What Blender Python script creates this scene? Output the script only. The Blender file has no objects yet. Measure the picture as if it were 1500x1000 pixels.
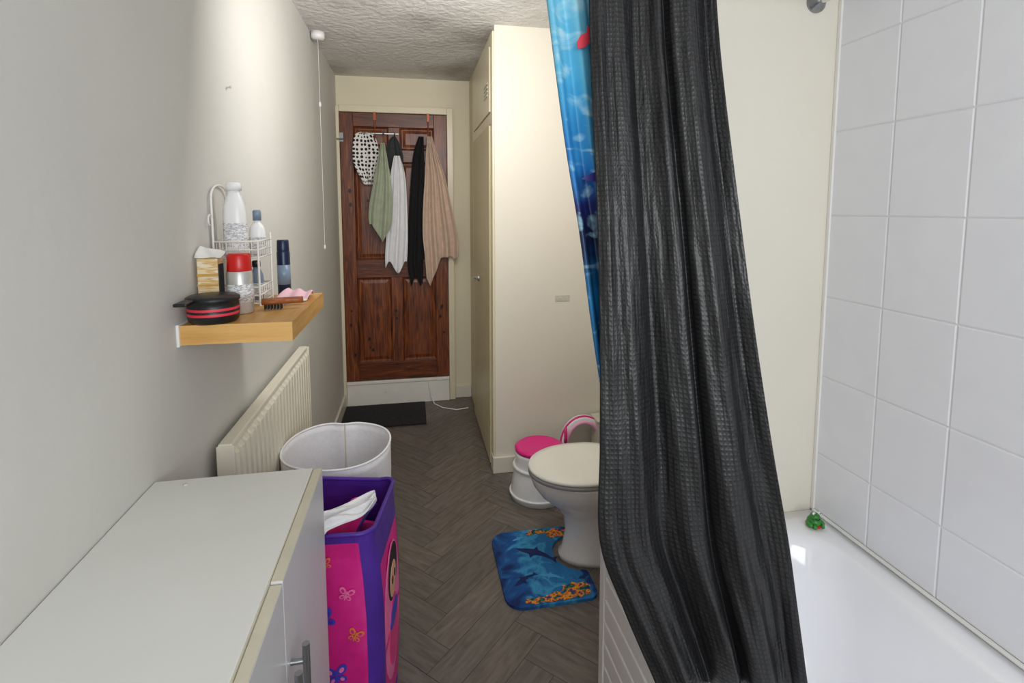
import bpy, bmesh, math, random
from mathutils import Vector, Matrix
random.seed(7)
S = bpy.context.scene
S.view_settings.view_transform = 'Standard'
PI = math.pi

# ------------------------------------------------------------------ materials
def new_mat(name):
    m = bpy.data.materials.new(name); m.use_nodes = True
    nt = m.node_tree
    return m, nt, nt.nodes['Principled BSDF']

def c4(c): return (c[0], c[1], c[2], 1.0)
def srgb(r, g, b):
    def f(v):
        v /= 255.0
        return v/12.92 if v <= 0.04045 else ((v+0.055)/1.055)**2.4
    return (f(r), f(g), f(b))

def plain(name, col, rough=0.5, metal=0.0, var=0.06, nscale=6.0, bump=0.0, bscale=60.0, coat=0.0, stretch=(1,1,1), sheen=0.0, spec=0.5):
    m, nt, b = new_mat(name)
    tc = nt.nodes.new('ShaderNodeTexCoord')
    mp = nt.nodes.new('ShaderNodeMapping'); mp.inputs['Scale'].default_value = stretch
    nt.links.new(tc.outputs['Object'], mp.inputs[0])
    n = nt.nodes.new('ShaderNodeTexNoise'); n.inputs['Scale'].default_value = nscale; n.inputs['Detail'].default_value = 5
    nt.links.new(mp.outputs[0], n.inputs['Vector'])
    r = nt.nodes.new('ShaderNodeValToRGB')
    r.color_ramp.elements[0].position = 0.3; r.color_ramp.elements[1].position = 0.7
    r.color_ramp.elements[0].color = c4([max(0, x*(1-var)) for x in col])
    r.color_ramp.elements[1].color = c4([min(1, x*(1+var)) for x in col])
    nt.links.new(n.outputs[0], r.inputs[0]); nt.links.new(r.outputs[0], b.inputs['Base Color'])
    b.inputs['Roughness'].default_value = rough; b.inputs['Metallic'].default_value = metal
    b.inputs['Coat Weight'].default_value = coat
    b.inputs['Sheen Weight'].default_value = sheen
    b.inputs['Specular IOR Level'].default_value = spec
    if bump > 0:
        n2 = nt.nodes.new('ShaderNodeTexNoise'); n2.inputs['Scale'].default_value = bscale; n2.inputs['Detail'].default_value = 4
        nt.links.new(mp.outputs[0], n2.inputs['Vector'])
        bp = nt.nodes.new('ShaderNodeBump'); bp.inputs['Strength'].default_value = bump; bp.inputs['Distance'].default_value = 0.01
        nt.links.new(n2.outputs[0], bp.inputs['Height']); nt.links.new(bp.outputs[0], b.inputs['Normal'])
    return m

def ramp_mat(name, stops, nscale=5, detail=5, stretch=(1,1,1), rough=0.5, distort=0.0, interp='LINEAR', bump=0.0, sheen=0.0):
    m, nt, b = new_mat(name)
    tc = nt.nodes.new('ShaderNodeTexCoord')
    mp = nt.nodes.new('ShaderNodeMapping'); mp.inputs['Scale'].default_value = stretch
    nt.links.new(tc.outputs['Object'], mp.inputs[0])
    n = nt.nodes.new('ShaderNodeTexNoise'); n.inputs['Scale'].default_value = nscale; n.inputs['Detail'].default_value = detail
    n.inputs['Distortion'].default_value = distort
    nt.links.new(mp.outputs[0], n.inputs['Vector'])
    r = nt.nodes.new('ShaderNodeValToRGB'); r.color_ramp.interpolation = interp
    els = r.color_ramp.elements
    while len(els) > 1: els.remove(els[-1])
    els[0].position = stops[0][0]; els[0].color = c4(stops[0][1])
    for p, c in stops[1:]:
        e = els.new(p); e.color = c4(c)
    nt.links.new(n.outputs[0], r.inputs[0]); nt.links.new(r.outputs[0], b.inputs['Base Color'])
    b.inputs['Roughness'].default_value = rough
    b.inputs['Sheen Weight'].default_value = sheen
    if bump:
        bp = nt.nodes.new('ShaderNodeBump'); bp.inputs['Strength'].default_value = bump; bp.inputs['Distance'].default_value = 0.01
        nt.links.new(n.outputs[0], bp.inputs['Height']); nt.links.new(bp.outputs[0], b.inputs['Normal'])
    return m

M = {}
M['wall_grey'] = plain('wall_paint_warm_grey', srgb(209,208,202), 0.75, var=0.03, nscale=2.2, bump=0.12, bscale=25)
M['wall_cream'] = plain('wall_paint_cream', srgb(230,224,210), 0.6, var=0.02, nscale=2, bump=0.1, bscale=30)
M['wall_far'] = plain('wall_paint_far', srgb(230,221,196), 0.6, var=0.02, nscale=2, bump=0.1, bscale=30)
M['gloss_cream'] = plain('gloss_paint_cream', srgb(230,220,192), 0.3, var=0.03)
M['door_cream'] = plain('cupboard_door_paint', srgb(210,198,162), 0.4, var=0.03)
M['trim'] = plain('trim_paint_white', srgb(228,222,208), 0.35, var=0.03)
M['white'] = plain('white_paint', srgb(235,233,228), 0.35, var=0.03)
M['riser'] = ramp_mat('worn_white_riser', [(0.25, srgb(200,190,175)), (0.32, srgb(236,232,224)), (1, srgb(244,241,234))], 14, 6, rough=0.5)
M['tub'] = plain('acrylic_bath', srgb(246,246,250), 0.12, var=0.01, coat=0.4)
M['pan'] = plain('toilet_ceramic', srgb(234,232,228), 0.12, var=0.02, coat=0.4)
M['lid'] = plain('toilet_lid_plastic', srgb(243,240,230), 0.25, var=0.02)
M['seat_grey'] = plain('toilet_seat_grey', srgb(150,150,150), 0.25, var=0.05)
M['chrome'] = plain('chrome', (0.75,0.75,0.77), 0.15, metal=1.0, var=0.02)
M['steel'] = plain('brushed_steel', (0.35,0.36,0.38), 0.3, metal=1.0, var=0.1)
M['oak'] = ramp_mat('oak_laminate', [(0.2, srgb(186,132,62)), (0.5, srgb(212,160,88)), (0.8, srgb(224,178,108))], 9, 8, stretch=(6,0.8,10), rough=0.4)
M['oak_edge'] = ramp_mat('oak_laminate_edge', [(0.2, srgb(192,140,72)), (0.5, srgb(216,168,98)), (0.8, srgb(226,184,118))], 6, 8, stretch=(0.8,4,14), rough=0.4)
M['pine'] = ramp_mat('stained_pine', [(0.25, srgb(46,17,6)), (0.40, srgb(92,42,17)), (0.56, srgb(122,62,27)), (0.78, srgb(162,94,46))], 5, 10, stretch=(10,4,0.8), rough=0.38, distort=1.5, bump=0.04)
M['pine_h'] = ramp_mat('stained_pine_rail', [(0.25, srgb(44,16,6)), (0.42, srgb(84,38,15)), (0.6, srgb(110,54,23)), (0.78, srgb(146,82,38))], 5, 10, stretch=(0.8,4,10), rough=0.38, distort=1.5, bump=0.04)
M['pine_dark'] = plain('pine_back_dark_stain', srgb(56,24,10), 0.5, var=0.3, nscale=8, stretch=(5,1,1))  # darker pine tone of the board behind the door panels
M['knot'] = plain('pine_knot', srgb(34,14,6), 0.4, var=0.3, nscale=60)
M['radiator'] = plain('radiator_enamel', srgb(234,228,210), 0.35, var=0.03)
M['cab'] = plain('cabinet_white', srgb(224,225,220), 0.35, var=0.02)
M['cab_door'] = plain('cabinet_door_grey_white', srgb(205,205,206), 0.3, var=0.02)
M['cab_edge'] = plain('cabinet_edge_band', srgb(206,200,180), 0.45, var=0.06, nscale=20)
M['doormat'] = plain('black_doormat', srgb(36,38,43), 0.95, var=0.5, nscale=90, bump=1.0, bscale=160)
M['towel_beige'] = plain('towel_beige', srgb(210,184,164), 0.95, var=0.08, nscale=25, bump=0.3, bscale=180, sheen=0.2)
M['towel_sage'] = plain('towel_sage', srgb(166,174,150), 0.95, var=0.10, nscale=25, bump=0.3, bscale=180, sheen=0.2)
M['towel_white'] = plain('towel_white', srgb(236,236,240), 0.95, var=0.04, nscale=25, bump=0.3, bscale=180)
M['cloth_black'] = plain('cloth_black', srgb(18,17,19), 0.9, var=0.3, nscale=30, bump=0.4, bscale=150)
M['cloth_dark'] = plain('cloth_charcoal', srgb(48,52,54), 0.8, var=0.3, nscale=60, bump=0.4, bscale=150)
M['copper'] = plain('copper_hook', srgb(158,88,58), 0.35, metal=0.6, var=0.1)
M['plastic_white'] = plain('plastic_white', srgb(238,238,238), 0.3, var=0.02)
M['wire'] = plain('white_wire', srgb(235,232,225), 0.35, var=0.02)
M['red'] = plain('red_cap', srgb(205,22,16), 0.3, var=0.05)
M['black'] = plain('black_plastic', srgb(16,16,18), 0.4, var=0.1)
M['stripe_red'] = plain('red_stripe', srgb(215,50,70), 0.5, var=0.05)
M['silver'] = plain('silver_can', srgb(196,194,190), 0.3, metal=0.4, var=0.1, nscale=30)
M['label'] = ramp_mat('printed_label', [(0.4, srgb(235,235,235)), (0.5, srgb(150,150,160)), (0.56, srgb(235,235,235))], 60, 2, stretch=(1,1,4), rough=0.4)
M['navy'] = plain('navy_can', srgb(20,34,66), 0.3, var=0.1, metal=0.2)
M['bluegrey'] = plain('bluegrey_bottle', srgb(120,138,160), 0.3, var=0.1)
M['cardboard'] = ramp_mat('printed_box', [(0.4, srgb(236,214,170)), (0.5, srgb(214,170,100)), (0.56, srgb(236,222,190))], 12, 2, stretch=(1,1,8), rough=0.5)
M['brushwood'] = plain('hairbrush_wood', srgb(150,84,40), 0.4, var=0.15, nscale=20)
M['gold'] = plain('gold_print', srgb(206,160,84), 0.4, var=0.1)
M['pinkcloth'] = plain('pale_pink_cloth', srgb(240,196,208), 0.8, var=0.08)
M['purple'] = plain('purple_nylon', srgb(78,40,150), 0.45, var=0.15, nscale=10, bump=0.4, bscale=9)
M['pink'] = ramp_mat('pink_nylon', [(0.3, srgb(196,20,120)), (0.55, srgb(222,36,140)), (0.8, srgb(234,70,160))], 7, 4, rough=0.5, bump=0.3)
M['orange'] = plain('orange_print', srgb(236,130,70), 0.5, var=0.1)
M['lightpink'] = plain('light_pink_print', srgb(244,120,180), 0.5, var=0.05)
M['blueprint'] = plain('blue_print', srgb(60,70,190), 0.5, var=0.1)
M['skin'] = plain('doll_print_skin', srgb(225,170,140), 0.5, var=0.05)
M['hamper_white'] = plain('white_mesh_fabric', srgb(232,230,234), 0.7, var=0.03, nscale=60, bump=0.15, bscale=200)
M['magenta'] = plain('magenta_plastic', srgb(236,40,138), 0.35, var=0.05)
M['palepinkplastic'] = plain('pale_pink_plastic', srgb(240,180,208), 0.4, var=0.05)
M['green'] = plain('frog_green', srgb(50,130,50), 0.35, var=0.2, nscale=40)
M['frogred'] = plain('frog_red', srgb(190,40,40), 0.4)
M['dolphin'] = plain('dolphin_print', srgb(20,36,92), 0.9, var=0.2, nscale=30)
M['dolphin_p'] = plain('dolphin_purple_print', srgb(62,54,140), 0.5, var=0.25, nscale=30)
M['dolphin_l'] = plain('dolphin_light_print', srgb(70,150,205), 0.9, var=0.2, nscale=30)
M['coral'] = ramp_mat('coral_print', [(0.35, srgb(16,60,90)), (0.43, srgb(30,120,80)), (0.48, srgb(220,80,30)), (0.53, srgb(230,180,40)), (0.58, srgb(190,40,60)), (0.64, srgb(20,80,120))], 45, 3, rough=0.95)
M['sticker'] = plain('faded_sticker', srgb(205,200,186), 0.5, var=0.12, nscale=120)
M['grout'] = plain('grout', srgb(222,221,220), 0.8, var=0.05)

def ceiling_mat():
    m, nt, b = new_mat('artex_ceiling')
    tc = nt.nodes.new('ShaderNodeTexCoord')
    n = nt.nodes.new('ShaderNodeTexNoise'); n.inputs['Scale'].default_value = 32; n.inputs['Detail'].default_value = 8
    n2 = nt.nodes.new('ShaderNodeTexNoise'); n2.inputs['Scale'].default_value = 1.9; n2.inputs['Detail'].default_value = 7
    for k in (n, n2): nt.links.new(tc.outputs['Object'], k.inputs['Vector'])
    r = nt.nodes.new('ShaderNodeValToRGB')
    r.color_ramp.elements[0].position = 0.30; r.color_ramp.elements[0].color = c4(srgb(176,171,166))
    r.color_ramp.elements[1].position = 0.55; r.color_ramp.elements[1].color = c4(srgb(232,230,228))
    nt.links.new(n2.outputs[0], r.inputs[0]); nt.links.new(r.outputs[0], b.inputs['Base Color'])
    bp = nt.nodes.new('ShaderNodeBump'); bp.inputs['Strength'].default_value = 0.7; bp.inputs['Distance'].default_value = 0.02
    nt.links.new(n.outputs[0], bp.inputs['Height']); nt.links.new(bp.outputs[0], b.inputs['Normal'])
    b.inputs['Roughness'].default_value = 0.9
    return m
M['ceiling'] = ceiling_mat()

def floor_mat():
    m, nt, b = new_mat('herringbone_vinyl')
    at = nt.nodes.new('ShaderNodeAttribute'); at.attribute_name = 'plank'
    uv = nt.nodes.new('ShaderNodeUVMap'); uv.uv_map = 'UVMap'
    mp = nt.nodes.new('ShaderNodeMapping'); mp.inputs['Scale'].default_value = (4, 22, 1)
    nt.links.new(uv.outputs[0], mp.inputs[0])
    n = nt.nodes.new('ShaderNodeTexNoise'); n.inputs['Scale'].default_value = 2.4; n.inputs['Detail'].default_value = 9; n.inputs['Distortion'].default_value = 0.5
    nt.links.new(mp.outputs[0], n.inputs['Vector'])
    r = nt.nodes.new('ShaderNodeValToRGB')
    r.color_ramp.elements[0].position = 0.22; r.color_ramp.elements[0].color = c4(srgb(86,79,73))
    r.color_ramp.elements[1].position = 0.78; r.color_ramp.elements[1].color = c4(srgb(126,118,110))
    nt.links.new(n.outputs[0], r.inputs[0])
    mx = nt.nodes.new('ShaderNodeMixRGB'); mx.blend_type = 'MULTIPLY'; mx.inputs[0].default_value = 1.0
    nt.links.new(r.outputs[0], mx.inputs[1]); nt.links.new(at.outputs['Color'], mx.inputs[2])
    nt.links.new(mx.outputs[0], b.inputs['Base Color'])
    b.inputs['Roughness'].default_value = 0.42
    bp = nt.nodes.new('ShaderNodeBump'); bp.inputs['Strength'].default_value = 0.12; bp.inputs['Distance'].default_value = 0.005
    nt.links.new(n.outputs[0], bp.inputs['Height']); nt.links.new(bp.outputs[0], b.inputs['Normal'])
    return m
M['floor'] = floor_mat()
M['floor_gap'] = plain('floor_gap', srgb(58,52,46), 0.8)

def waffle_mat():
    m, nt, b = new_mat('black_waffle_curtain')
    uv = nt.nodes.new('ShaderNodeUVMap'); uv.uv_map = 'UVMap'
    sp = nt.nodes.new('ShaderNodeSeparateXYZ'); nt.links.new(uv.outputs[0], sp.inputs[0])
    def wave(sock, k):
        a = nt.nodes.new('ShaderNodeMath'); a.operation = 'MULTIPLY'; a.inputs[1].default_value = k
        nt.links.new(sock, a.inputs[0])
        s = nt.nodes.new('ShaderNodeMath'); s.operation = 'SINE'; nt.links.new(a.outputs[0], s.inputs[0])
        return s.outputs[0]
    w1 = wave(sp.outputs[0], 2*PI/0.0105); w2 = wave(sp.outputs[1], 2*PI/0.0095)
    mn = nt.nodes.new('ShaderNodeMath'); mn.operation = 'MAXIMUM'; nt.links.new(w1, mn.inputs[0]); nt.links.new(w2, mn.inputs[1])
    r = nt.nodes.new('ShaderNodeValToRGB')
    r.color_ramp.elements[0].position = 0.1; r.color_ramp.elements[0].color = c4((0.018,0.018,0.019))
    r.color_ramp.elements[1].position = 0.9; r.color_ramp.elements[1].color = c4((0.0065,0.0065,0.0075))
    nt.links.new(mn.outputs[0], r.inputs[0]); nt.links.new(r.outputs[0], b.inputs['Base Color'])
    n = nt.nodes.new('ShaderNodeTexNoise'); n.inputs['Scale'].default_value = 10; n.inputs['Detail'].default_value = 4
    mp = nt.nodes.new('ShaderNodeMapping'); mp.inputs['Scale'].default_value = (1.8, 0.4, 1)
    nt.links.new(uv.outputs[0], mp.inputs[0]); nt.links.new(mp.outputs[0], n.inputs['Vector'])
    b1 = nt.nodes.new('ShaderNodeBump'); b1.inputs['Strength'].default_value = 0.7; b1.inputs['Distance'].default_value = 0.02
    nt.links.new(n.outputs[0], b1.inputs['Height'])
    b2 = nt.nodes.new('ShaderNodeBump'); b2.inputs['Strength'].default_value = 0.22; b2.inputs['Distance'].default_value = 0.001
    nt.links.new(mn.outputs[0], b2.inputs['Height']); nt.links.new(b1.outputs[0], b2.inputs['Normal'])
    nt.links.new(b2.outputs[0], b.inputs['Normal'])
    b.inputs['Roughness'].default_value = 0.40
    b.inputs['Specular IOR Level'].default_value = 0.5
    return m
M['waffle'] = waffle_mat()

def ocean_mat(name, zramp, rough, zlo, zhi, dist=0.35, nscale=5, white=True, axis='Z'):
    m, nt, b = new_mat(name)
    tc = nt.nodes.new('ShaderNodeTexCoord')
    sp = nt.nodes.new('ShaderNodeSeparateXYZ'); nt.links.new(tc.outputs['Object'], sp.inputs[0])
    n = nt.nodes.new('ShaderNodeTexNoise'); n.inputs['Scale'].default_value = nscale; n.inputs['Detail'].default_value = 6; n.inputs['Distortion'].default_value = 1.0
    nt.links.new(tc.outputs['Object'], n.inputs['Vector'])
    mr = nt.nodes.new('ShaderNodeMapRange'); mr.inputs[1].default_value = zlo; mr.inputs[2].default_value = zhi
    nt.links.new(sp.outputs[axis], mr.inputs[0])
    sb = nt.nodes.new('ShaderNodeMath'); sb.operation = 'SUBTRACT'; sb.inputs[1].default_value = 0.5; nt.links.new(n.outputs[0], sb.inputs[0])
    ml = nt.nodes.new('ShaderNodeMath'); ml.operation = 'MULTIPLY_ADD'; ml.inputs[1].default_value = dist
    nt.links.new(sb.outputs[0], ml.inputs[0]); nt.links.new(mr.outputs[0], ml.inputs[2])
    r = nt.nodes.new('ShaderNodeValToRGB'); els = r.color_ramp.elements
    while len(els) > 1: els.remove(els[-1])
    els[0].position = zramp[0][0]; els[0].color = c4(zramp[0][1])
    for p, c in zramp[1:]:
        e = els.new(p); e.color = c4(c)
    nt.links.new(ml.outputs[0], r.inputs[0])
    out = r.outputs[0]
    if white:
        n2 = nt.nodes.new('ShaderNodeTexNoise'); n2.inputs['Scale'].default_value = 9; n2.inputs['Detail'].default_value = 3; n2.inputs['Distortion'].default_value = 1.2
        mp = nt.nodes.new('ShaderNodeMapping'); mp.inputs['Scale'].default_value = white; nt.links.new(tc.outputs['Object'], mp.inputs[0]); nt.links.new(mp.outputs[0], n2.inputs['Vector'])
        r2 = nt.nodes.new('ShaderNodeValToRGB'); r2.color_ramp.elements[0].position = 0.50; r2.color_ramp.elements[1].position = 0.68
        nt.links.new(n2.outputs[0], r2.inputs[0])
        mx = nt.nodes.new('ShaderNodeMixRGB'); mx.inputs[2].default_value = c4(srgb(176,222,238))
        nt.links.new(r2.outputs[0], mx.inputs[0]); nt.links.new(out, mx.inputs[1]); out = mx.outputs[0]
    nt.links.new(out, b.inputs['Base Color']); b.inputs['Roughness'].default_value = rough
    return m
M['ocean'] = ocean_mat('ocean_print_curtain', [(0.0, srgb(20,90,150)), (0.25, srgb(24,120,180)), (0.36, srgb(16,26,70)), (0.46, srgb(30,40,110)), (0.54, srgb(40,130,200)), (0.72, srgb(80,180,222)), (1.0, srgb(140,212,232))], 0.45, 1.1, 2.05, white=(1,1,2.2))
M['matblue'] = ocean_mat('ocean_print_mat', [(0.0, srgb(12,40,95)), (0.3, srgb(24,84,150)), (0.5, srgb(60,150,195)), (0.62, srgb(30,105,165)), (0.85, srgb(40,120,180)), (1.0, srgb(14,50,110))], 0.95, 0.3, 0.7, 1.3, 11, white=None, axis='X')

def dots_mat():
    m, nt, b = new_mat('polka_dot_fabric')
    uv = nt.nodes.new('ShaderNodeUVMap'); uv.uv_map = 'UVMap'
    v = nt.nodes.new('ShaderNodeTexVoronoi'); v.inputs['Scale'].default_value = 34; v.inputs['Randomness'].default_value = 0.3
    nt.links.new(uv.outputs[0], v.inputs['Vector'])
    r = nt.nodes.new('ShaderNodeValToRGB'); r.color_ramp.interpolation = 'CONSTANT'
    r.color_ramp.elements[0].color = c4(srgb(20,20,24)); r.color_ramp.elements[1].position = 0.36; r.color_ramp.elements[1].color = c4(srgb(236,232,228))
    nt.links.new(v.outputs['Distance'], r.inputs[0]); nt.links.new(r.outputs[0], b.inputs['Base Color'])
    b.inputs['Roughness'].default_value = 0.8
    return m
M['dots'] = dots_mat()

def tile_mat():
    m, nt, b = new_mat('white_wall_tile')
    tc = nt.nodes.new('ShaderNodeTexCoord')
    n = nt.nodes.new('ShaderNodeTexNoise'); n.inputs['Scale'].default_value = 9; n.inputs['Detail'].default_value = 1; n.inputs['Distortion'].default_value = 1.0
    nt.links.new(tc.outputs['Object'], n.inputs['Vector'])
    bp = nt.nodes.new('ShaderNodeBump'); bp.inputs['Strength'].default_value = 0.06; bp.inputs['Distance'].default_value = 0.01
    nt.links.new(n.outputs[0], bp.inputs['Height']); nt.links.new(bp.outputs[0], b.inputs['Normal'])
    r = nt.nodes.new('ShaderNodeValToRGB'); r.color_ramp.elements[0].color = c4(srgb(230,230,236)); r.color_ramp.elements[1].color = c4(srgb(236,236,240))
    nt.links.new(n.outputs[0], r.inputs[0]); nt.links.new(r.outputs[0], b.inputs['Base Color'])
    b.inputs['Roughness'].default_value = 0.16
    return m
M['tile'] = tile_mat()

# ------------------------------------------------------------------ geometry helpers
def finish(name, bm, mat, smooth=False, bevel=0.0, bseg=2, solid=0.0, sub=0):
    me = bpy.data.meshes.new(name); bmesh.ops.recalc_face_normals(bm, faces=bm.faces) if not solid else None
    bm.to_mesh(me); bm.free()
    ob = bpy.data.objects.new(name, me); S.collection.objects.link(ob)
    mats = mat if isinstance(mat, list) else [mat]
    for mm in mats: me.materials.append(M[mm] if isinstance(mm, str) else mm)
    if smooth:
        for p in me.polygons: p.use_smooth = True
    if sub:
        md = ob.modifiers.new('sub', 'SUBSURF'); md.levels = sub; md.render_levels = sub
    if solid:
        md = ob.modifiers.new('solid', 'SOLIDIFY'); md.thickness = solid; md.offset = 0
    if bevel:
        md = ob.modifiers.new('bev', 'BEVEL'); md.width = bevel; md.segments = bseg; md.limit_method = 'ANGLE'; md.angle_limit = math.radians(40)
        md.harden_normals = False
    return ob

def box(name, x0, x1, y0, y1, z0, z1, mat, bevel=0.0, rot=None):
    bm = bmesh.new()
    bmesh.ops.create_cube(bm, size=1.0)
    for v in bm.verts:
        v.co = Vector(((x0+x1)/2 + v.co.x*(x1-x0), (y0+y1)/2 + v.co.y*(y1-y0), (z0+z1)/2 + v.co.z*(z1-z0)))
    if rot:
        c = Vector(((x0+x1)/2, (y0+y1)/2, (z0+z1)/2))
        bmesh.ops.rotate(bm, verts=bm.verts, cent=c, matrix=Matrix.Rotation(rot[0], 3, rot[1]))
    return finish(name, bm, mat, bevel=bevel)

def loft(name, rings, mat, smooth=True, cap0=True, cap1=True, bevel=0, solid=0, sub=0, faces_mat=None):
    bm = bmesh.new(); vs = []
    for r in rings: vs.append([bm.verts.new(p) for p in r])
    n = len(rings[0])
    for i in range(len(rings)-1):
        for j in range(n):
            f = bm.faces.new((vs[i][j], vs[i][(j+1) % n], vs[i+1][(j+1) % n], vs[i+1][j]))
            if faces_mat: f.material_index = faces_mat(i, j)
    if cap0: bm.faces.new(list(reversed(vs[0])))
    if cap1: bm.faces.new(vs[-1])
    return finish(name, bm, mat, smooth=smooth, bevel=bevel, solid=solid, sub=sub)

def ell(cx, cy, z, rx, ry, n=48, p=2.0):
    out = []
    for i in range(n):
        a = 2*PI*i/n; c, s = math.cos(a), math.sin(a)
        out.append((cx + rx*math.copysign(abs(c)**(2/p), c), cy + ry*math.copysign(abs(s)**(2/p), s), z))
    return out

def lathe(name, cx, cy, z0, prof, mat, n=32, smooth=True, faces_mat=None):
    return loft(name, [ell(cx, cy, z0+z, max(r, 1e-4), max(r, 1e-4), n) for r, z in prof], mat, smooth, faces_mat=faces_mat)

def rrect(x0, x1, y0, y1, z, r, k=8):
    out = []
    for (cx, cy, a0) in ((x1-r, y1-r, 0), (x0+r, y1-r, PI/2), (x0+r, y0+r, PI), (x1-r, y0+r, 1.5*PI)):
        for i in range(k+1):
            a = a0 + (PI/2)*i/k
            out.append((cx + r*math.cos(a), cy + r*math.sin(a), z))
    return out

def tube(name, pts, r, mat, cyclic=False, smooth=True):
    cu = bpy.data.curves.new(name, 'CURVE'); cu.dimensions = '3D'
    sp = cu.splines.new('POLY'); sp.points.add(len(pts)-1)
    for p, q in zip(sp.points, pts): p.co = (q[0], q[1], q[2], 1)
    sp.use_cyclic_u = cyclic; cu.bevel_depth = r; cu.bevel_resolution = 3; cu.use_fill_caps = True
    ob = bpy.data.objects.new(name, cu); S.collection.objects.link(ob)
    cu.materials.append(M[mat])
    return ob

def interp(P, t):
    n = len(P)-1; x = min(max(t, 0), 1)*n; i = min(int(x), n-1); f = x-i
    p0 = Vector(P[max(i-1, 0)]); p1 = Vector(P[i]); p2 = Vector(P[i+1]); p3 = Vector(P[min(i+2, n)])
    return 0.5*((2*p1) + (p2-p0)*f + (2*p0-5*p1+4*p2-p3)*f*f + (3*p1-p0-3*p2+p3)*f**3)

def sheet(name, L, R, fold, mat, nr=60, nc=80, normal=(0, -1, 0), solid=0.003, wscale=0.47, hem=None):
    bm = bmesh.new(); uvl = bm.loops.layers.uv.new('UVMap'); N = Vector(normal).normalized()
    g = []; uvs = {}
    vlen = 0; prev = None
    for i in range(nr+1):
        t = i/nr; a = interp(L, t); b = interp(R, t)
        mid = (a+b)/2
        if prev is not None: vlen += (mid-prev).length
        prev = mid; row = []
        for j in range(nc+1):
            s = j/nc
            p = a.lerp(b, s) + N*fold(s, t)
            if hem: p.z += hem(s, t)
            v = bm.verts.new(p); uvs[v] = (s*wscale, vlen); row.append(v)
        g.append(row)
    for i in range(nr):
        for j in range(nc):
            f = bm.faces.new((g[i][j], g[i][j+1], g[i+1][j+1], g[i+1][j]))
            for l in f.loops: l[uvl].uv = uvs[l.vert]
    return finish(name, bm, mat, smooth=True, solid=solid)

def group(name, parts):
    xs = [ob for ob in parts if ob]
    pts = []
    bpy.context.view_layer.update()
    for ob in xs:
        for c in ob.bound_box: pts.append(ob.matrix_world @ Vector(c))
    lo = Vector([min(p[i] for p in pts) for i in range(3)]); hi = Vector([max(p[i] for p in pts) for i in range(3)])
    e = bpy.data.objects.new(name, None); e.empty_display_size = 0.05
    e.location = ((lo.x+hi.x)/2, (lo.y+hi.y)/2, lo.z)
    S.collection.objects.link(e); bpy.context.view_layer.update()
    for ob in xs:
        ob.parent = e; ob.matrix_parent_inverse = e.matrix_world.inverted()
    return e

def flat_shape(name, pts2, origin, ux, uy, mat, th=0.0015):
    o = Vector(origin); ux = Vector(ux); uy = Vector(uy); n = ux.cross(uy).normalized()
    bm = bmesh.new()
    a = [bm.verts.new(o+ux*p[0]+uy*p[1]) for p in pts2]
    b = [bm.verts.new(o+ux*p[0]+uy*p[1]+n*th) for p in pts2]
    bm.faces.new(list(reversed(a))); bm.faces.new(b)
    k = len(a)
    for i in range(k): bm.faces.new((a[i], a[(i+1) % k], b[(i+1) % k], b[i]))
    return finish(name, bm, mat)

def ellpts(rx, ry, cx=0, cy=0, rot=0, n=20):
    o = []
    for i in range(n):
        a = 2*PI*i/n; x = rx*math.cos(a); y = ry*math.sin(a)
        o.append((cx+x*math.cos(rot)-y*math.sin(rot), cy+x*math.sin(rot)+y*math.cos(rot)))
    return o

# ------------------------------------------------------------------ room shell
XL, XR, YB, YF, ZC = -0.54, 1.25, -1.0, 4.08, 2.485
YC, XC = 2.828, 0.443
box('wall_left', XL-0.1, XL, YB-0.1, YF+0.1, 0, ZC, 'wall_grey')
box('wall_right', XR+0.012, XR+0.11, YB-0.1, YF+0.1, 0, ZC, 'wall_cream')
box('wall_far', XL, XR+0.012, YF, YF+0.1, 0, ZC, 'wall_far')
box('wall_cupboard_front', XC, XR+0.012, YC, YC+0.07, 0, ZC, 'wall_cream')
box('wall_bath_end', 0.56, XR+0.012, 1.385, 1.455, 0, ZC, 'wall_cream')
box('ceiling', XL-0.1, XR+0.11, YB-0.1, YF+0.1, ZC, ZC+0.1, 'ceiling')
wx0, wx1, wz0, wz1 = -0.35, 1.0, 1.05, 2.2
nw = [box('near_wall_below', XL, XR+0.012, YB-0.1, YB, 0, wz0, 'wall_grey'),
      box('near_wall_above', XL, XR+0.012, YB-0.1, YB, wz1, ZC, 'wall_grey'),
      box('near_wall_left', XL, wx0, YB-0.1, YB, wz0, wz1, 'wall_grey'),
      box('near_wall_right', wx1, XR+0.012, YB-0.1, YB, wz0, wz1, 'wall_grey')]
group('wall_near', nw)
fr = []
for (a, b, c, d) in ((wx0, wx1, wz0, wz0+0.05), (wx0, wx1, wz1-0.05, wz1), (wx0, wx0+0.05, wz0+0.05, wz1-0.05), (wx1-0.05, wx1, wz0+0.05, wz1-0.05), (0.3, 0.35, wz0+0.05, wz1-0.05)):
    fr.append(box('window_bar', a, b, YB-0.08, YB-0.03, c, d, 'white', 0.004))
group('window_1', fr)

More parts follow.
